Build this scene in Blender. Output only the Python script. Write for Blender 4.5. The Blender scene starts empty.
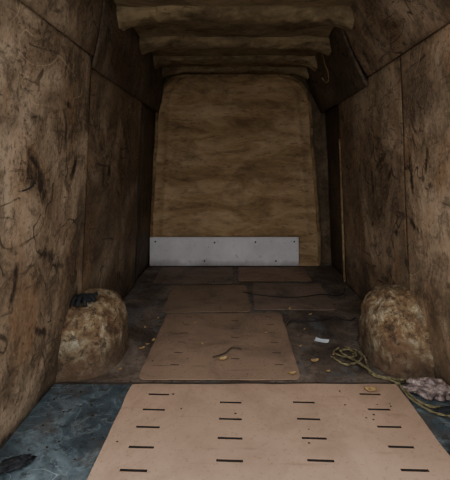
import bpy, bmesh, math, random
from mathutils import Vector, noise, Matrix
random.seed(4)
scene = bpy.context.scene
COL = scene.collection

# ------------------------------------------------------------------ helpers
def n3(x, y, z, s=1.0):
    return noise.noise(Vector((x*s, y*s, z*s)))
def fbm(x, y, z, s=1.0, o=4):
    return noise.fractal(Vector((x*s, y*s, z*s)), 1.0, 2.0, o)

def empty(name):
    e = bpy.data.objects.new(name, None)
    e.empty_display_size = 0.1
    COL.objects.link(e)
    return e

def mkobj(name, verts, faces, mats, parent=None, smooth=True, fm=None, solid=0.0, off=-1.0):
    me = bpy.data.meshes.new(name)
    me.from_pydata([tuple(v) for v in verts], [], faces)
    me.validate(); me.update()
    if not isinstance(mats, (list, tuple)): mats = [mats]
    for m in mats: me.materials.append(m)
    if fm:
        for i, k in enumerate(fm):
            if i < len(me.polygons): me.polygons[i].material_index = k
    for p in me.polygons: p.use_smooth = smooth
    ob = bpy.data.objects.new(name, me)
    COL.objects.link(ob)
    if parent: ob.parent = parent
    if solid:
        s = ob.modifiers.new('solid', 'SOLIDIFY'); s.thickness = solid; s.offset = off
    return ob

def grid(name, f, nu, nv, mats, parent=None, solid=0.0, off=-1.0, smooth=True):
    V = []; F = []
    for j in range(nv+1):
        for i in range(nu+1):
            V.append(f(i/nu, j/nv))
    for j in range(nv):
        for i in range(nu):
            a = j*(nu+1)+i
            F.append((a, a+1, a+nu+2, a+nu+1))
    return mkobj(name, V, F, mats, parent, smooth, None, solid, off)

def box(name, x0, x1, y0, y1, z0, z1, mat, parent=None, bev=0.004):
    bm = bmesh.new()
    bmesh.ops.create_cube(bm, size=1)
    for v in bm.verts:
        v.co = Vector(((x0+x1)/2+v.co.x*(x1-x0), (y0+y1)/2+v.co.y*(y1-y0), (z0+z1)/2+v.co.z*(z1-z0)))
    if bev: bmesh.ops.bevel(bm, geom=bm.edges[:], offset=bev, segments=2, affect='EDGES')
    me = bpy.data.meshes.new(name); bm.to_mesh(me); bm.free()
    me.materials.append(mat)
    ob = bpy.data.objects.new(name, me); COL.objects.link(ob)
    if parent: ob.parent = parent
    return ob

def tube(name, pts, r, mat, parent=None, res=4, cyclic=False, seg=12):
    cu = bpy.data.curves.new(name, 'CURVE'); cu.dimensions = '3D'
    cu.bevel_depth = r; cu.bevel_resolution = res; cu.resolution_u = seg; cu.use_fill_caps = True
    sp = cu.splines.new('BEZIER'); sp.bezier_points.add(len(pts)-1)
    for p, q in zip(sp.bezier_points, pts):
        p.co = q; p.handle_left_type = p.handle_right_type = 'AUTO'
    sp.use_cyclic_u = cyclic
    cu.materials.append(mat)
    tmp = bpy.data.objects.new(name+'_c', cu); COL.objects.link(tmp)
    dg = bpy.context.evaluated_depsgraph_get()
    me = bpy.data.meshes.new_from_object(tmp.evaluated_get(dg))
    bpy.data.objects.remove(tmp)
    for p in me.polygons: p.use_smooth = True
    ob = bpy.data.objects.new(name, me); COL.objects.link(ob)
    if parent: ob.parent = parent
    return ob

# ------------------------------------------------------------------ materials
class MB:
    def __init__(self, name):
        self.m = bpy.data.materials.new(name); self.m.use_nodes = True
        self.nt = self.m.node_tree; self.nt.nodes.clear()
        self.out = self.n('ShaderNodeOutputMaterial'); self.b = self.n('ShaderNodeBsdfPrincipled')
        self.l(self.b.outputs[0], self.out.inputs[0])
        self.tc = self.n('ShaderNodeTexCoord').outputs['Object']
    def n(self, t): return self.nt.nodes.new(t)
    def l(self, a, b): self.nt.links.new(a, b)
    def mapping(self, scale=(1,1,1), loc=(0,0,0), rot=(0,0,0), src=None):
        mp = self.n('ShaderNodeMapping'); self.l(src or self.tc, mp.inputs[0])
        mp.inputs['Location'].default_value = loc; mp.inputs['Rotation'].default_value = rot
        mp.inputs['Scale'].default_value = scale
        return mp.outputs[0]
    def noise(self, scale, stretch=(1,1,1), detail=6, rough=.6, dist=0, loc=(0,0,0), rot=(0,0,0)):
        t = self.n('ShaderNodeTexNoise'); self.l(self.mapping(stretch, loc, rot), t.inputs['Vector'])
        t.inputs['Scale'].default_value = scale; t.inputs['Detail'].default_value = detail
        t.inputs['Roughness'].default_value = rough; t.inputs['Distortion'].default_value = dist
        return t.outputs['Fac']
    def ramp(self, fac, stops):
        r = self.n('ShaderNodeValToRGB'); self.l(fac, r.inputs[0])
        e = r.color_ramp.elements
        while len(e) > 1: e.remove(e[0])
        e[0].position = stops[0][0]; e[0].color = (*stops[0][1], 1)
        for p, c in stops[1:]:
            k = e.new(p); k.color = (*c, 1)
        return r.outputs[0]
    def rng(self, v, a, b, c=0., d=1.):
        r = self.n('ShaderNodeMapRange'); self.l(v, r.inputs[0])
        for i, x in enumerate((a, b, c, d)): r.inputs[i+1].default_value = x
        return r.outputs[0]
    def math(self, op, a, b=0.0):
        r = self.n('ShaderNodeMath'); r.operation = op
        for i, x in enumerate((a, b)):
            if isinstance(x, (int, float)): r.inputs[i].default_value = x
            else: self.l(x, r.inputs[i])
        return r.outputs[0]
    def mix(self, fac, a, b, mode='MIX'):
        r = self.n('ShaderNodeMix'); r.data_type = 'RGBA'; r.blend_type = mode
        if isinstance(fac, (int, float)): r.inputs[0].default_value = fac
        else: self.l(fac, r.inputs[0])
        for i, x in ((6, a), (7, b)):
            if isinstance(x, tuple): r.inputs[i].default_value = (*x, 1)
            else: self.l(x, r.inputs[i])
        return r.outputs[2]
    def contour(self, scale, width, loc, mask_scale, m0, m1, stretch=(1,1,1)):
        n = self.noise(scale, stretch, 1.5, .5, 1.2, loc=loc)
        d = self.math('ABSOLUTE', self.math('SUBTRACT', n, .5))
        line = self.rng(d, width, width*.4, 0, 1)
        m = self.rng(self.noise(mask_scale, (1,1,1), 2, .5, 0, loc=(loc[1], loc[2], loc[0])), m0, m1, 0, 1)
        return self.math('MULTIPLY', line, m)
    def stain(self, c, size, rotx=0.0, soft=.2, amp=.9):
        v = self.n('ShaderNodeVectorMath'); v.operation = 'SUBTRACT'
        self.l(self.tc, v.inputs[0]); v.inputs[1].default_value = c
        m2 = self.mapping((0, 1/size[0], 1/size[1]), rot=(0, 0, 0), src=self.mapping(rot=(rotx, 0, 0), src=v.outputs[0]))
        ln = self.n('ShaderNodeVectorMath'); ln.operation = 'LENGTH'; self.l(m2, ln.inputs[0])
        ns = self.noise(22, (1, 1, .6), 5, .75, loc=(c[1]*3, c[2]*5, 1))
        d = self.math('ADD', ln.outputs['Value'], self.rng(ns, .3, .7, -amp, amp))
        return self.rng(d, 1.25, soft, 0, 1)
    def fin(self, col, rough=.8, bump=None, bs=.3, bd=.01, metal=0., spec=.3):
        if isinstance(col, tuple): self.b.inputs['Base Color'].default_value = (*col, 1)
        else: self.l(col, self.b.inputs['Base Color'])
        if isinstance(rough, (int, float)): self.b.inputs['Roughness'].default_value = rough
        else: self.l(rough, self.b.inputs['Roughness'])
        self.b.inputs['Metallic'].default_value = metal
        self.b.inputs['Specular IOR Level'].default_value = spec
        if bump is not None:
            k = self.n('ShaderNodeBump'); k.inputs['Strength'].default_value = bs; k.inputs['Distance'].default_value = bd
            self.l(bump, k.inputs['Height']); self.l(k.outputs[0], self.b.inputs['Normal'])
        return self.m

def mul(c, k): return tuple(min(1, x*k) for x in c)

def ply_mat(name, dark, mid, light, seed, stains=(), dirt=.8):
    b = MB(name)
    base = b.noise(2.4, (1, 1, .8), 12, .74, .5, loc=(seed, seed*2, 0))
    col = b.ramp(base, [(.38, dark), (.48, mid), (.60, light)])
    ru = b.noise(3.2, (1, 1, .5), 8, .7, .4, loc=(seed, 8, 5))
    col = b.mix(b.rng(ru, .50, .64, 0, .55), col, (mid[0]*1.1, mid[1]*.82, mid[2]*.58))
    mot = b.noise(8, (1, 1.1, .9), 9, .78, .5, loc=(seed, 4, 3))
    col = b.mix(b.rng(mot, .50, .60, 0, .65), col, mul(dark, .7))
    br = b.noise(1.3, (1, .7, 1.4), 5, .6, .3, loc=(seed*1.7, 2, 9))
    col = b.mix(b.rng(br, .48, .64, 0, .6), col, mul(dark, .7))
    grain = b.noise(6, (1, 2.4, .4), 6, .7, .4, loc=(seed, 0, 3))
    col = b.mix(b.rng(grain, .5, .7, 0, .3), col, mul(dark, .6))
    fine = b.noise(55, (1, 1.2, .9), 4, .75, 0, loc=(seed, 1, 0))
    col = b.mix(b.rng(fine, .55, .68, 0, .45), col, light)
    col = b.mix(b.rng(fine, .45, .32, 0, .75), col, mul(dark, .4))
    for k, (rot, st) in enumerate((((.6, 0, 0), (1, .8, 3.4)), ((-.9, 0, 0), (1, .9, 4)), ((1.3, 0, 0), (1, .8, 4)))):
        s = b.noise(3.8, st, 5, .62, 1.5, loc=(seed+k*3, k, 0), rot=rot)
        col = b.mix(b.rng(s, .63, .72, 0, dirt), col, mul(dark, .33))
    col = b.mix(b.math('MULTIPLY', b.contour(2.6, .0085, (seed, 3, 7), 2.2, .50, .58), .75), col, mul(dark, .28))
    col = b.mix(b.math('MULTIPLY', b.contour(4.5, .012, (seed*2, 5, 1), 3.0, .52, .60, (1,1,.5)), .75), col, mul(dark, .28))
    col = b.mix(b.math('MULTIPLY', b.contour(3.4, .006, (seed*3, 1, 4), 2.6, .58, .64, (1,.6,1)), .4), col, mul(light, 1.4))
    s = b.noise(6, (1, 1.3, .8), 6, .7, .8, loc=(seed*3, 6, 1))
    col = b.mix(b.rng(s, .62, .70, 0, .75), col, mul(dark, .33))
    for (y, z, sy, sz, r) in stains:
        col = b.mix(b.math('MULTIPLY', b.stain((0, y, z), (sy, sz), r), .9), col, mul(dark, .18))
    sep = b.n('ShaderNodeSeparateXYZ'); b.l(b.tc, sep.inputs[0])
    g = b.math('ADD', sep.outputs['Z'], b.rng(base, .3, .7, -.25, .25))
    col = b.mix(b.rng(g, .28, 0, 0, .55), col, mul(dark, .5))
    return b.fin(col, b.rng(base, .35, .65, .55, .8), b.mix(.5, grain, fine), .4, .006, 0, .35)

D=(.080,.052,.031); M_=(.205,.138,.082); L_=(.40,.288,.185)
left_st = [(1.52,.97,.05,.06,.3),(1.62,.92,.035,.07,-.5),(1.70,.62,.08,.025,.4),(1.95,.98,.02,.08,.5),(1.85,1.28,.04,.02,0),(1.45,.55,.02,.09,.2),(1.68,.30,.10,.02,.5),(1.57,1.0,.09,.02,.7)]
right_st = [(2.45,1.02,.09,.02,.5),(2.30,.95,.05,.02,.8),(2.02,.93,.018,.11,.1),(2.02,.70,.08,.018,-.5),(1.86,1.0,.015,.09,-.2),(2.25,.62,.04,.025,.3),(2.6,.88,.018,.10,0)]
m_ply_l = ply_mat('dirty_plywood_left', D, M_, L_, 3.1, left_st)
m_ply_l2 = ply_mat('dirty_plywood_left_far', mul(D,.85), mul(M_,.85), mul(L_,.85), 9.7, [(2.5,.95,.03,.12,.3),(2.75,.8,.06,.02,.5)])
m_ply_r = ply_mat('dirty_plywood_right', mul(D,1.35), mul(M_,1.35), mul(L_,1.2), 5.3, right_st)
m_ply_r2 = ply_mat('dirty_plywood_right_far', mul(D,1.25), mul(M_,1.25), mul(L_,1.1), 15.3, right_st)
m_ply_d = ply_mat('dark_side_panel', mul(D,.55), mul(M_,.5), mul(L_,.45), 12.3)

def foam(name, cols, dk, seed, st=(1,1,1), sc=5, bs=.6):
    b = MB(name)
    a = b.noise(sc, st, 9, .7, .6, loc=(seed, 0, 0))
    c = b.ramp(a, [(.34, cols[0]), (.48, cols[1]), (.62, cols[2])])
    d = b.noise(sc*4, st, 5, .75, .3, loc=(0, seed, 0))
    c = b.mix(b.rng(d, .54, .66, 0, .7), c, dk)
    e = b.noise(2.2, (1,1,1.3), 6, .7, .4, loc=(seed, seed, 0))
    c = b.mix(b.rng(e, .50, .68, 0, .65), c, dk)
    return b.fin(c, .85, b.mix(.5, a, d), bs, .02)
m_foam_ceiling = foam('sprayed_foam_ceiling', ((.11,.075,.04),(.235,.17,.09),(.38,.285,.155)), (.075,.05,.026), 2.2, (.45,1,1.3))
m_roof = foam('roof_lining', ((.12,.082,.045),(.23,.165,.09),(.34,.25,.14)), (.07,.047,.024), 6.2, (.6,1,1))
m_bulk = foam('bulkhead_foam', ((.20,.120,.058),(.37,.235,.115),(.52,.36,.20)), (.13,.08,.042), 1.2, (.5,1,1.5), 4, .4)
m_bulk_edge = foam('bulkhead_edge_foam', ((.12,.075,.034),(.24,.155,.075),(.36,.25,.13)), (.06,.04,.02), 8.2)
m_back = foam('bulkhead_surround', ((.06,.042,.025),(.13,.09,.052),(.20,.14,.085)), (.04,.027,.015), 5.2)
def arch_mat(seed, k):
    b = MB('rusty_wheel_arch')
    a = b.noise(11, (1,1,1), 10, .76, .4, loc=(seed,0,0))
    c = b.ramp(a, [(.34,(.05,.03,.018)),(.43,mul((.20,.11,.055),k)),(.50,mul((.33,.22,.115),k)),(.57,mul((.50,.40,.25),k)),(.66,mul((.74,.68,.53),k))])
    d = b.noise(5, (1,1,1), 8, .78, .5, loc=(0,seed,0))
    c = b.mix(b.rng(d, .48, .56, 0, .8), c, mul((.16,.088,.045),k))
    v = b.noise(22, (1,1,1), 6, .8, .3, loc=(0,0,seed))
    c = b.mix(b.rng(v, .53, .61, 0, .85), c, (.045,.03,.02))
    gr = b.noise(3.2, (1,1,1), 5, .7, .5, loc=(seed,seed,3))
    c = b.mix(b.rng(gr, .53, .65, 0, .6), c, (.10,.08,.055))
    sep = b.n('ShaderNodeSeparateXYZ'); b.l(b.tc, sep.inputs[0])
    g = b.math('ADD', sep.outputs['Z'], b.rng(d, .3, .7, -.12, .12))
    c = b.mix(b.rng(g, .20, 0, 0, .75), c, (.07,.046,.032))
    return b.fin(c, .7, b.mix(.5, a, v), 1.0, .025)
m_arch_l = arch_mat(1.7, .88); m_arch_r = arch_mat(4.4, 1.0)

def cardboard(name, base, dirt, seed, amt):
    b = MB(name)
    a = b.noise(2.5, (1,1,1), 8, .65, .4, loc=(seed,0,0))
    c = b.ramp(a, [(.3, mul(base,.82)), (.6, base), (.8, mul(base,1.1))])
    f = b.noise(90, (1,1,1), 2, .6, 0)
    c = b.mix(b.rng(f, .60, .72, 0, .5), c, dirt)
    e = b.noise(3.0, (1,1,1), 8, .78, .6, loc=(seed*3, 2, 0))
    c = b.mix(b.rng(e, .46, .70, 0, amt), c, dirt)
    s = b.noise(3, (1,9,1), 5, .6, .4, loc=(seed, 2, 0), rot=(0,0,.9))
    c = b.mix(b.rng(s, .62, .74, 0, amt), c, dirt)
    v = b.n('ShaderNodeTexVoronoi'); v.inputs['Scale'].default_value = 75; v.inputs['Randomness'].default_value = .15
    b.l(b.tc, v.inputs['Vector'])
    dots = b.rng(v.outputs['Distance'], .38, .22, 0, 1)
    msk = b.rng(b.noise(2.6, (1,1,1), 2, .5, 0, loc=(seed+5, 1, 0)), .48, .60, 0, .7)
    c = b.mix(b.math('MULTIPLY', dots, msk), c, mul(dirt,.6))
    return b.fin(c, .8, a, .15, .004)
m_card = cardboard('cardboard_clean', (.50,.325,.22), (.20,.125,.082), 1.0, .45)
m_card2 = cardboard('cardboard_dirty', (.34,.22,.145), (.11,.075,.053), 4.0, .8)
m_card3 = cardboard('cardboard_grimy', (.27,.19,.14), (.075,.055,.043), 8.0, .85)
m_card4 = cardboard('cardboard_brown', (.30,.20,.13), (.12,.08,.055), 3.0, .7)
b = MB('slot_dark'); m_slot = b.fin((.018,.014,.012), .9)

b = MB('dirty_brown_floor')
a = b.noise(3, (1,1,1), 9, .7, .6)
c = b.ramp(a, [(.34,(.05,.036,.028)),(.48,(.125,.09,.066)),(.64,(.25,.19,.145))])
e = b.noise(5, (1,.4,1), 8, .75, .4, loc=(3,1,0)); c = b.mix(b.rng(e,.52,.62,0,.6), c, (.17,.18,.18))
f = b.noise(30, (1,1,1), 6, .8, 0); c = b.mix(b.rng(f,.53,.64,0,.8), c, (.03,.022,.018))
m_floor = b.fin(c, .7, b.mix(.5,a,f), .4, .006)

b = MB('scuffed_blue_metal')
a = b.noise(2.6, (1,1,1), 9, .72, .8)
c = b.ramp(a, [(.36,(.028,.036,.042)),(.5,(.066,.092,.106)),(.64,(.16,.205,.22))])
e = b.noise(9, (1,1,1), 9, .78, .8, loc=(9,1,1)); c = b.mix(b.rng(e,.52,.66,0,.6), c, (.27,.32,.33))
c = b.mix(b.math('MULTIPLY', b.contour(5, .007, (2,3,4), 3, .46, .56), .6), c, (.42,.46,.46))
c = b.mix(b.math('MULTIPLY', b.contour(8, .008, (7,1,2), 3, .48, .58), .5), c, (.40,.44,.44))
s = b.noise(5, (1,7,1), 5, .65, 1.0, rot=(0,0,.7)); c = b.mix(b.rng(s,.62,.72,0,.6), c, (.34,.38,.38))
f = b.noise(18, (1,1,1), 8, .82, .3); c = b.mix(b.rng(f,.50,.62,0,.8), c, (.022,.021,.019))
g = b.noise(6, (1,1,1), 7, .75, .4, loc=(4,4,4)); c = b.mix(b.rng(g,.52,.62,0,.55), c, (.085,.07,.056))
m_metal = b.fin(c, b.rng(a,.3,.7,.4,.65), f, .25, .004, .0, .5)

b = MB('scuffed_white_board')
a = b.noise(3, (1,1,1), 7, .7); c = b.ramp(a, [(.3,(.60,.56,.56)),(.7,(.80,.76,.77))])
f = b.noise(22, (1,1,1), 5, .7); c = b.mix(b.rng(f,.63,.70,0,.7), c, (.18,.14,.12))
sp = b.n('ShaderNodeSeparateXYZ'); b.l(b.tc, sp.inputs[0])
c = b.mix(b.rng(b.math('ADD', sp.outputs['Z'], b.rng(a,.3,.7,-.03,.03)), .07, .0, 0, .6), c, (.12,.09,.07))
m_white = b.fin(c, .55, f, .1, .003)

b = MB('dark_steel'); a = b.noise(5,(1,1,1),6,.6); m_dark = b.fin(b.ramp(a,[(.3,(.02,.015,.012)),(.7,(.07,.052,.038))]), .7, a, .3, .01)
b = MB('white_van_paint'); m_paint = b.fin((.6,.6,.6), .4)
b = MB('black_cloth'); a = b.noise(40,(1,1,1),4,.6); m_cloth = b.fin(b.ramp(a,[(.3,(.008,.008,.009)),(.7,(.03,.03,.032))]), .9, a, .4, .004)
b = MB('cord_rope'); a = b.noise(60,(1,1,1),4,.6); m_rope = b.fin(b.ramp(a,[(.35,(.09,.073,.033)),(.65,(.27,.225,.12))]), .9, a, .8, .004)
b = MB('black_cable'); m_cable = b.fin((.03,.024,.02), .7)
b = MB('grey_pink_plastic_film'); a = b.noise(16,(1,1,1),7,.7,1.2); c = b.ramp(a,[(.38,(.06,.042,.038)),(.46,(.20,.14,.12)),(.56,(.36,.265,.235)),(.68,(.60,.52,.49))])
m_bag = b.fin(c, .4, a, .8, .012, 0, .5)
b = MB('paper_white'); m_paper = b.fin((.75,.78,.82), .7)
b = MB('dry_leaf'); a = b.noise(40); m_leaf = b.fin(b.ramp(a,[(.3,(.22,.12,.04)),(.7,(.55,.38,.18))]), .8)
b = MB('twig_bark'); m_twig = b.fin((.06,.042,.03), .9)
b = MB('bounce_ground'); a = b.noise(60,(1,1,1),4,.6); m_bounce = b.fin(b.ramp(a,[(.3,(.26,.25,.24)),(.7,(.42,.41,.40))]), .9, a, .4, .01)  # ground colour made pale so bounced light reaches the ceiling

# ------------------------------------------------------------------ van shell
Y0, Y1 = 1.12, 4.0
XL0, XLb, XLt = -.85, -.782, -.72
XR0, XRb, XRt = .955, .887, .70
ZB, ZC = 1.59, 1.95

def wall_fn(x0, x1, z0, z1, ya, yb, sgn, bulge=0.0, amp=.006):
    def f(u, v):
        y = ya+(yb-ya)*u; z = z0+(z1-z0)*v
        x = x0+(x1-x0)*v
        x += sgn*(amp*(1+n3(x0*5, y, z, 1.7)) + bulge*math.sin(math.pi*v)*1.0)
        return Vector((x, y, z))
    return f

wl = empty('wall_left'); wr = empty('wall_right')
T = .018
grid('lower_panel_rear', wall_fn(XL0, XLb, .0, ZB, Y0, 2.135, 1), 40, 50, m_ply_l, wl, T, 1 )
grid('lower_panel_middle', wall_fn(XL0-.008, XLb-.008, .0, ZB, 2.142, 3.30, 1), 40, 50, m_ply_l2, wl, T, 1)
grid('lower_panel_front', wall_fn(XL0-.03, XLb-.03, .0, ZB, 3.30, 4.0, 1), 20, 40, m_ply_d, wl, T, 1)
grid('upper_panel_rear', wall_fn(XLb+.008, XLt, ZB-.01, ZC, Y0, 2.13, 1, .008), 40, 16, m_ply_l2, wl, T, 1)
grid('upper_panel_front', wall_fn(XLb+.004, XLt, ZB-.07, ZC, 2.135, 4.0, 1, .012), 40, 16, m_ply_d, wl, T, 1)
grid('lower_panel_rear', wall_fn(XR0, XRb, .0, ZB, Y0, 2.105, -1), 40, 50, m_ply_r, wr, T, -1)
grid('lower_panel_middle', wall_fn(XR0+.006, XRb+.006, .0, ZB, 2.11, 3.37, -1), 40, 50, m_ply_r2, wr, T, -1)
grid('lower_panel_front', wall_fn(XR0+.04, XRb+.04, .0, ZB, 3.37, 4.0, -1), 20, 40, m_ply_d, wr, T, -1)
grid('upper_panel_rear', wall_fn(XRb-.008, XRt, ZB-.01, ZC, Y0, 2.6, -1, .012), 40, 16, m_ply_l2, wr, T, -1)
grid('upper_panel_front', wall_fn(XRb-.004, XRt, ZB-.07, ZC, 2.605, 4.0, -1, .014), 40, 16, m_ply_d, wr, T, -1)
tube('panel_edge_foam', [Vector((.925 + .012*n3(i,2,1) - .043*(i/14*1.45/1.59), 3.375, .02+i/14*1.2)) for i in range(15)], .011, m_bulk_edge, wr)
tube('panel_edge_foam', [Vector((XL0+.015+.067*(i/14*1.45/1.59)+.01*n3(i,7,1), 3.31, .02+i/14*1.45)) for i in range(15)], .010, m_dark, wl)
def skin(name, prof, parent):
    V=[];F=[]
    for (x,z) in prof:
        V.append((x,Y0-.04,z)); V.append((x,Y1+.12,z))
    for i in range(len(prof)-1): F.append((2*i,2*i+1,2*i+3,2*i+2))
    return mkobj(name, V, F, m_paint, parent, False, None, .01, 0)
skin('outer_skin', [(XL0-.07,-.15),(XL0-.07,0),(XLb-.07,ZB),(XLt-.04,ZC+.09)], wl)
skin('outer_skin', [(XR0+.09,-.15),(XR0+.09,0),(XRb+.09,ZB),(XRt+.04,ZC+.09)], wr)

# ceiling
ce = empty('ceiling')
def ceil_f(u, v):
    x = XLt-.02+(XRt-XLt+.04)*u; y = Y0+(Y1-Y0+.02)*v
    return Vector((x, y, ZC-.015+.016*fbm(x,y,0,3)))
grid('roof_lining', ceil_f, 50, 90, m_roof, ce)
box('roof_skin', XLt-.06, XRt+.06, Y0-.04, Y1+.12, ZC+.07, ZC+.09, m_paint, ce)
def rib(y, w, d, seed):
    def f(u, v):
        x = XLt-.01+(XRt-XLt+.02)*u
        a = math.pi*v
        e = min(u, 1-u)
        flare = .07*math.exp(-e/.05)
        dd = (d+flare)*(1+.13*fbm(x*1.5+seed, seed, 0, 2.5))
        c = math.cos(a)
        yy = y - w/2*math.copysign(abs(c)**1.0, c)*(1+.18*n3(x, seed, 3, 5))
        zz = ZC+.005 - (dd+.005)*abs(math.sin(a))**.6
        k = .010*fbm(x, yy+seed, zz, 14)
        return Vector((x, yy+k, zz+k))
    grid('foam_rib', f, 160, 26, m_foam_ceiling, ce)
rib(1.85,.16,.06,9.3); rib(2.46,.22,.065,1.1); rib(3.02,.22,.065,2.7); rib(3.52,.20,.05,4.9); rib(3.90,.16,.05,6.4)

# bulkhead
wb = empty('wall_back')
def back_f(u, v):
    return Vector((-.92+1.95*u, 4.035+.006*n3(u*3, v*3, 0), -.0+2.0*v))
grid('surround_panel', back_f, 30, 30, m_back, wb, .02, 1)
def arch_outline(z):
    t = max(0, (z-.3)/1.55)
    xl = -.835+.08*t; xr = .835-.11*t
    if z > 1.62:
        k = (z-1.62)/.27; k = min(1, k)
        s = .26*(1-math.sqrt(max(0, 1-k*k)))
        xl += s; xr -= s
    return xl, xr
def bulk_f(u, v):
    z = .0+1.89*v
    xl, xr = arch_outline(z)
    x = xl+(xr-xl)*u
    edge = min(u, 1-u)*(xr-xl)
    y = 3.99
    ph = (z/.155+.10*n3(x,0,z,1.2)) % 1.0
    y -= .026*(abs(ph-.5)*2)**.9*min(1, edge/.1)
    y += .012*fbm(x, z*2, 3, 3)
    y -= .03*math.exp(-((edge-.12)/.02)**2)*(.5 if z>.3 else 0)
    y -= .02*math.exp(-(edge/.03)**2)
    return Vector((x, y, z))
grid('ribbed_panel', bulk_f, 110, 190, m_bulk, wb)
pts = []
for i in range(0, 20):
    z = .02+1.60*i/19; pts.append((arch_outline(z)[0], z))
for i in range(1, 9):
    z = 1.62+.27*math.sin(i/8*math.pi/2); pts.append((arch_outline(z)[0], z))
R = [(arch_outline(z)[1], z) for (_, z) in reversed(pts)]
allp = [Vector((x+.008*n3(x,z,1,6), 3.975, z+.008*n3(x,z,5,6))) for x, z in pts+R]
tube('edge_foam_bead', allp, .018, m_bulk_edge, wb)

box('baseboard_back', -.835, .625, 3.915, 3.94, .012, .292, m_white, None, .003)
bo = bpy.data.objects['baseboard_back']
for i,(x,z) in enumerate(((-.78,.25),(-.2,.24),(.2,.245),(.58,.25),(-.3,.06),(.4,.06))):
    bm = bmesh.new(); bmesh.ops.create_cone(bm, cap_ends=True, segments=12, radius1=.009, radius2=.006, depth=.005)
    bmesh.ops.rotate(bm, verts=bm.verts, matrix=Matrix.Rotation(math.pi/2,3,'X')); bmesh.ops.translate(bm, verts=bm.verts, vec=(x,3.913,z))
    me = bpy.data.meshes.new('screw_head'); bm.to_mesh(me); bm.free(); me.materials.append(m_dark)
    o = bpy.data.objects.new('screw_head', me); COL.objects.link(o); o.parent = bo

# floor
fl = empty('floor')
def floor_f(u, v):
    x = -.90+1.92*u; y = 1.835+(4.06-1.835)*v
    return Vector((x, y, -.002+.003*n3(x,y,0,3)))
grid('plywood_deck', floor_f, 60, 70, m_floor, fl)
def plate_f(u, v):
    x = -.90+1.92*u; y = 1.10+.735*v
    return Vector((x, y, -.004+.002*n3(x,y,2,3)))
grid('rear_metal_plate', plate_f, 60, 30, m_metal, fl)
box('deck_edge_strip', -.86, .96, 1.830, 1.838, -.01, .002, m_dark, fl, .002)
box('underbody', -.92, 1.045, 1.08, 4.1, -.14, -.012, m_dark, fl)
box('rear_bumper_step', -.95, 1.07, .96, 1.08, -.22, -.03, m_dark, fl, .02)

# ------------------------------------------------------------------ cardboard sheets
def sheet(name, x0, x1, y0, y1, z, slots, mat, corner=.0, rot=0.0, wave=.003, seed=0, sl=.043, sw=.0055, step=.03):
    n = int((x1-x0)/step)
    X = [x0+(x1-x0)*i/n for i in range(n+1)]
    n = int((y1-y0)/step)
    Yy = [y0+(y1-y0)*i/n for i in range(n+1)]
    sx = sorted({round(v,4) for s in slots for v in (s[0]-sl, s[0]+sl)})
    sy = sorted({round(v,4) for s in slots for v in (s[1]-sw, s[1]+sw)})
    X = sorted([v for v in X if all(abs(v-q) > .004 for q in sx) or v in (x0, x1)]+sx)
    Yy = sorted([v for v in Yy if all(abs(v-q) > .004 for q in sy) or v in (y0, y1)]+sy)
    bm = bmesh.new()
    G = {}
    def wz(x, y): return z+wave*(1+n3(x+seed, y, seed, 2.5))+wave*.6*(1+n3(x, y+seed, 1, 7))
    for j, y in enumerate(Yy):
        for i, x in enumerate(X):
            px, py = x, y
            for s in slots:
                if abs(y-s[1]) < sw*1.3 and abs(x-s[0]) < sl+1e-3:
                    py -= .004*(x-s[0]+sl)/(2*sl)*s[2]
            if corner:
                for cx, dx in ((x0+corner, -1), (x1-corner, 1)):
                    for cy, dy in ((y0+corner, -1), (y1-corner, 1)):
                        if (px-cx)*dx > 0 and (py-cy)*dy > 0:
                            d = Vector((px-cx, py-cy)); m = max(abs(d.x), abs(d.y))
                            if d.length > 1e-6:
                                d = d*(m/d.length); px, py = cx+d.x, cy+d.y
            if i in (0, len(X)-1): px += .004*n3(px, py, seed, 9)
            if j in (0, len(Yy)-1): py += .004*n3(px, py, seed, 9)
            c, s_ = math.cos(rot), math.sin(rot); mx, my = (x0+x1)/2, (y0+y1)/2
            qx = mx+(px-mx)*c-(py-my)*s_; qy = my+(px-mx)*s_+(py-my)*c
            G[i, j] = bm.verts.new((qx, qy, wz(px, py)))
    slotfaces = []
    for j in range(len(Yy)-1):
        for i in range(len(X)-1):
            f = bm.faces.new((G[i,j], G[i+1,j], G[i+1,j+1], G[i,j+1])); f.smooth = True
            cx = (X[i]+X[i+1])/2; cy = (Yy[j]+Yy[j+1])/2
            if any(abs(cx-s[0]) < sl and abs(cy-s[1]) < sw for s in slots): slotfaces.append(f)
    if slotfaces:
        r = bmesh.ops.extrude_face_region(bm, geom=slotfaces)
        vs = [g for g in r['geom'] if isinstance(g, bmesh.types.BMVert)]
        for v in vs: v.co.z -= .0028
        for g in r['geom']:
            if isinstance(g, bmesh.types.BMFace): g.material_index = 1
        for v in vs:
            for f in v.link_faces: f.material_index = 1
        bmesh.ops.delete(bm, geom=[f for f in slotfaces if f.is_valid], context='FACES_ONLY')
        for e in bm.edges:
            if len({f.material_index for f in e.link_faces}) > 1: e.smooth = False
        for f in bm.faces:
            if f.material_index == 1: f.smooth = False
    be = [e for e in bm.edges if e.is_boundary]
    r = bmesh.ops.extrude_edge_only(bm, edges=be)
    for g in r['geom']:
        if isinstance(g, bmesh.types.BMVert): g.co.z -= .0035
    for e in be: e.smooth = False
    bmesh.ops.recalc_face_normals(bm, faces=bm.faces)
    me = bpy.data.meshes.new(name); bm.to_mesh(me); bm.free()
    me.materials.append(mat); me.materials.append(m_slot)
    ob = bpy.data.objects.new(name, me); COL.objects.link(ob)
    return ob

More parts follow.
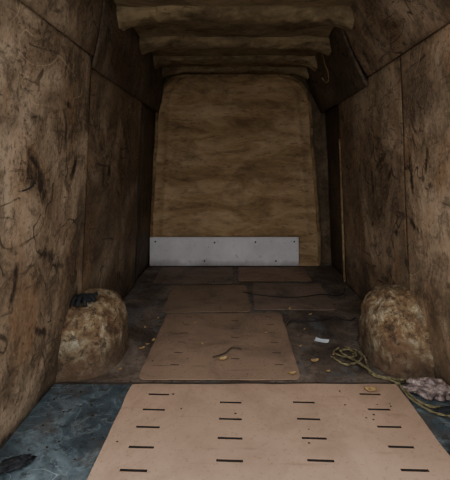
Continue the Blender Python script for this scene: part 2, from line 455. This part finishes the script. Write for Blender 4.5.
S = []
for k in range(6):
    for cx in (-.33, .585): S.append((cx, 1.735-.108*k, 1))
    for cx in (-.018, .288): S.append((cx, 1.676-.110*k, 1))
S = [s for s in S if s[1] > 1.15]
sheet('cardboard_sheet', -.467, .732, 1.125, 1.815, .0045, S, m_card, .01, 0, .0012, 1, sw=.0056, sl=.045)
S2 = []
for k in range(6):
    for cx in (-.30, -.0, .22): S2.append((cx, 1.99+.125*k + (.06 if cx == 0 else 0), 1))
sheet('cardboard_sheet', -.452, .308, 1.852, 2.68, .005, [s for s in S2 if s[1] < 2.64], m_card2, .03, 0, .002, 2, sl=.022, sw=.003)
sheet('cardboard_sheet', -.50, .10, 2.70, 3.30, .004, [], m_card4, .02, .03, .003, 3)
sheet('cardboard_sheet', .14, .70, 2.74, 3.36, .004, [], m_card3, .02, -.03, .003, 5)
sheet('cardboard_sheet', -.70, -.02, 3.36, 3.88, .004, [], m_card3, .02, .01, .003, 6)
sheet('cardboard_sheet', .03, .66, 3.42, 3.88, .004, [], m_card2, .02, .0, .003, 7)

# ------------------------------------------------------------------ wheel arches
def wheel_arch(xw, sgn, ax, yc, ay, az, mat, seed, lean=.03):
    V=[];F=[]; nu, nv = 150, 90
    def sp(a, e): return math.copysign(abs(a)**e, a)
    for j in range(nv+1):
        ph = math.pi/2*j/nv
        for i in range(nu+1):
            th = math.pi*i/nu
            cz = sp(math.cos(ph), .70); sz = sp(math.sin(ph), .85)
            x = ax*sp(math.sin(th), .58)*sp(math.cos(ph), .5)
            y = ay*sp(-math.cos(th), .75)*cz
            z = az*sz
            k = 1+.035*fbm(x*2+seed, y*2, z*2, 2.4, 5)+.022*fbm(x+seed, y, z, 20, 4)
            vo, _ = noise.voronoi(Vector((x*13+seed, y*13, z*13)))
            k += .022*(min(vo[1]-vo[0], .5)-.2)
            # pressed seam running around the arch and a flange where it meets the deck
            if z > .03: k += .018*math.exp(-((x-ax*.55)/.012)**2)
            k += .05*math.exp(-(z/.018)**2)
            zz = max(0, z*k)
            V.append((xw+sgn*(x*k+lean*zz/.3*1.0), yc+y*k, zz))
    for j in range(nv):
        for i in range(nu):
            a = j*(nu+1)+i; F.append((a, a+1, a+nu+2, a+nu+1))
    return mkobj('wheel_arch', V, F, mat, None, True)
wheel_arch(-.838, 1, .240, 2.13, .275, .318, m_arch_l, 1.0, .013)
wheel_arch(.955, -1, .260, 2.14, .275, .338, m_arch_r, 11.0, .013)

# ------------------------------------------------------------------ loose things
def lump(name, c, size, mat, seed, amp=.35, fr=2.2, sub=5, ridged=False, rot=0):
    bm = bmesh.new(); bmesh.ops.create_icosphere(bm, subdivisions=sub, radius=1)
    R = Matrix.Rotation(rot, 3, 'Z')
    for v in bm.verts:
        p = v.co.copy()
        nz = fbm(p.x+seed, p.y, p.z, fr, 4)
        if ridged: nz = .5-2.0*abs(nz)*.9
        p *= 1+amp*nz
        p = Vector((p.x*size[0], p.y*size[1], p.z*size[2]))
        v.co = R @ p
    mz = min(v.co.z for v in bm.verts)*.55
    for v in bm.verts:
        v.co.z = max(v.co.z, mz) - mz
        v.co += Vector(c)
    for f in bm.faces: f.smooth = True
    me = bpy.data.meshes.new(name); bm.to_mesh(me); bm.free(); me.materials.append(mat)
    ob = bpy.data.objects.new(name, me); COL.objects.link(ob); return ob

def crumple(name, c, size, mat, seed, rot=0):
    bm = bmesh.new(); bmesh.ops.create_icosphere(bm, subdivisions=6, radius=1)
    R = Matrix.Rotation(rot, 3, 'Z')
    for v in bm.verts:
        p = v.co.copy()
        q = Vector((p.x*1.5+seed, p.y*1.5, p.z*1.2))
        d, _ = noise.voronoi(q*1.25)
        cr = (d[1]-d[0])
        fold = .40*min(cr, .6) + .18*fbm(p.x+seed, p.y, p.z, 1.2, 2)
        t = (p.x+1)/2
        h = .55+.55*t**.8
        k = .80+fold
        p = Vector((p.x*k*size[0], p.y*k*(.6+.45*t)*size[1], p.z*k*h*size[2]))
        v.co = R @ p
    mz = min(v.co.z for v in bm.verts)*.4
    for v in bm.verts:
        v.co.z = max(v.co.z, mz) - mz
        v.co += Vector(c)
    for f in bm.faces: f.smooth = True
    me = bpy.data.meshes.new(name); bm.to_mesh(me); bm.free(); me.materials.append(mat)
    ob = bpy.data.objects.new(name, me); COL.objects.link(ob); return ob
crumple('crumpled_plastic_bag', (.842, 1.745, .001), (.102, .066, .056), m_bag, 3.3, -.25)
lump('black_rag', (.87, 1.61, .001), (.055, .02, .014), m_cloth, 8, .5, 1.8, 4, True, .1)
lump('black_rag', (-.735, 1.325, .001), (.055, .022, .012), m_cloth, 11, .8, 2.4, 4, True, .5)

gl = empty('work_glove')
g0 = Vector((-.765, 2.03, .315))
pm = lump('palm', g0, (.052, .045, .018), m_cloth, 5, .3, 1.5, 4); pm.parent = gl
for i,(dx,dy,dz,l) in enumerate(((.035,-.02,-.004,.05),(.018,-.045,-.02,.055),(-.002,-.05,-.02,.055),(-.025,-.045,-.02,.045),(.04,.02,.012,.04))):
    p0 = g0+Vector((dx*.6,dy*.5,.014)); d = Vector((dx,dy,0)).normalized()
    tube('finger_%d'%(i+1), [p0, p0+d*l*.6+Vector((0,0,.008)), p0+d*l+Vector((0,0,dz))], .010, m_cloth, gl)

rp = empty('rope_tangle')
def rope(pts, r=.006):
    P = [Vector(p) for p in pts]
    dens = []
    for i in range(len(P)-1):
        p0 = P[max(0,i-1)]; p1=P[i]; p2=P[i+1]; p3=P[min(len(P)-1,i+2)]
        for k in range(10):
            t=k/10
            dens.append(.5*((2*p1)+(-p0+p2)*t+(2*p0-5*p1+4*p2-p3)*t*t+(-p0+3*p1-3*p2+p3)*t**3))
    dens.append(P[-1])
    for s in range(2):
        q=[]; acc=0
        for i,p in enumerate(dens):
            d=(dens[min(i+1,len(dens)-1)]-dens[max(i-1,0)])
            if i: acc+=(p-dens[i-1]).length
            d.normalize(); side=d.cross(Vector((0,0,1))); side.normalize()
            up=side.cross(d); a=acc/.012+s*math.pi
            q.append(p+side*math.cos(a)*r*.5+up*math.sin(a)*r*.5)
        tube('strand', q, r*.62, m_rope, rp, 3, False, 3)
z=.009
rope([(.50,2.07,z),(.545,1.99,z),(.61,2.01,z),(.655,2.07,z),(.64,2.14,z),(.58,2.15,z),(.56,2.08,z+.01),(.63,1.99,z),(.67,1.89,z),(.715,1.84,z+.003),(.742,1.78,z+.004),(.755,1.70,z+.004),(.79,1.65,z),(.84,1.635,z),(.915,1.64,z)], .0055)
rope([(.60,2.18,z),(.66,2.09,z+.008),(.655,1.98,z),(.645,1.90,z),(.70,1.857,z),(.79,1.848,z),(.86,1.85,z),(.915,1.84,z)], .0055)
rope([(.63,2.12,z+.01),(.60,2.02,z+.012),(.635,1.93,z+.01),(.67,1.87,z+.006),(.74,1.84,z+.004),(.738,1.76,z+.004),(.745,1.68,z+.004),(.80,1.60,z),(.88,1.575,z),(.92,1.60,z)], .0045)
rope([(.56,2.16,z+.006),(.52,2.11,z),(.575,2.03,z+.016),(.625,2.06,z+.016),(.60,2.12,z+.014),(.55,2.10,z+.016)], .0045)

tube('electric_cable', [Vector(p) for p in ((.325,2.49,.006),(.36,2.55,.006),(.42,2.545,.006),(.55,2.56,.006),(.65,2.61,.006),(.73,2.56,.006),(.78,2.60,.006))], .0035, m_cable)
tube('electric_cable', [Vector(p) for p in ((.06,3.10,.016),(.2,3.02,.016),(.48,2.98,.016),(.65,3.04,.016),(.80,3.05,.008),(.88,3.2,.008))], .0035, m_cable)
tube('loose_wire', [Vector(p) for p in ((-.800,1.40,.935),(-.79,1.47,.905),(-.775,1.52,.915),(-.785,1.57,.93),(-.795,1.60,.885))], .0035, m_cable)
tube('hanging_strap', [Vector(p) for p in ((.70,3.2,1.89),(.715,3.18,1.80),(.74,3.17,1.72),(.735,3.2,1.66),(.70,3.22,1.70))], .005, m_bulk_edge)

def flake(name, c, sx, sy, rot, mat, curl=.3, pointed=True):
    def f(u, v):
        a = (u-.5)*2; bq = (v-.5)*2
        w = (1-a*a)**.6 if pointed else 1
        x = a*sx; y = bq*sy*w*(1+.2*n3(a*2+c[0]*9, bq, c[1]*5))
        z_ = .001+curl*(abs(a)**2*sx*.5+abs(bq)**2*sy)
        xx = x*math.cos(rot)-y*math.sin(rot); yy = x*math.sin(rot)+y*math.cos(rot)
        return Vector((c[0]+xx, c[1]+yy, c[2]+z_))
    return grid(name, f, 12, 8, mat, None, .0012)
flake('paper_scrap', (.49,2.26,.004), .038, .022, -.4, m_paper, .2, False)
for (x,y,z_,s,r) in ((-.505,2.17,.004,.016,.5),(-.462,2.27,.004,.014,1.5),(-.485,2.22,.004,.010,.2),(.405,2.03,.004,.020,.2),
                  (.27,1.89,.013,.018,.1),(.595,1.755,.010,.026,-.1),(.52,2.10,.004,.012,.9),(-.06,2.03,.013,.022,.4),(.18,2.35,.013,.010,.4),(-.18,2.2,.013,.012,2),(.38,2.75,.012,.016,1),
                  (.42,2.42,.004,.009,1),(-.55,2.45,.004,.010,2),(-.56,1.95,.004,.009,1),(.45,1.93,.004,.010,.3),(.36,2.2,.004,.008,.7),(-.25,2.5,.013,.009,.7),(-.5,2.6,.004,.010,1.2),(.5,2.66,.004,.012,.2)):
    flake('dry_leaf', (x,y,z_), s, s*.6, r, m_leaf, .5)
tube('twig', [Vector(p) for p in ((-.113,2.05,.015),(-.05,2.09,.019),(-.01,2.15,.019),(.035,2.14,.016))], .003, m_twig)
bm = bmesh.new()
for i in range(520):
    y = random.uniform(1.3, 3.6); x = random.uniform(-.80, .90)
    oncard = (-.45 < x < .31 and 1.85 < y < 2.68) or (-.47<x<.735 and y<1.82)
    if oncard and random.random() < .8: continue
    if x < -.55 and 1.8<y<2.45 or x>.66 and 1.6<y<2.5: continue
    s = random.uniform(.0015, .0045)
    zz = .009 if oncard else (.003 if y < 2.69 else .009)
    r = bmesh.ops.create_icosphere(bm, subdivisions=1, radius=s)
    for v in r['verts']:
        v.co = Vector((v.co.x*random.uniform(.7,1.8)+x, v.co.y+y, v.co.z*.6+zz))
me = bpy.data.meshes.new('floor_grit'); bm.to_mesh(me); bm.free(); me.materials.append(m_twig)
o = bpy.data.objects.new('floor_grit', me); COL.objects.link(o)

# ------------------------------------------------------------------ outside
def gf(u, v): 
    x=-15+30*u; y=-15+30*v
    return Vector((x, y, -.62+.005*n3(x,y,0)))
grid('ground', gf, 20, 20, m_bounce)  # unseen ground, added to bounce daylight into the van

w = bpy.data.worlds.new('overcast_sky'); scene.world = w; w.use_nodes = True
nt = w.node_tree; bg = nt.nodes['Background']
tc = nt.nodes.new('ShaderNodeTexCoord'); sp_ = nt.nodes.new('ShaderNodeSeparateXYZ'); cr = nt.nodes.new('ShaderNodeValToRGB')
nt.links.new(tc.outputs['Generated'], sp_.inputs[0]); nt.links.new(sp_.outputs['Z'], cr.inputs[0]); nt.links.new(cr.outputs[0], bg.inputs[0])
cr.color_ramp.elements[0].color = (.84,.85,.85,1); cr.color_ramp.elements[0].position = 0
cr.color_ramp.elements[1].color = (.93,.96,1.0,1); cr.color_ramp.elements[1].position = .6
bg.inputs[1].default_value = 2.2

cam = bpy.data.cameras.new('camera'); co = bpy.data.objects.new('camera', cam); COL.objects.link(co)
co.location = (0, 0, 1.0); co.rotation_euler = (math.pi/2, 0, 0)
cam.lens = 30; cam.sensor_width = 36; cam.shift_x = -10/480; cam.shift_y = -75/480; cam.clip_start = .05
scene.camera = co
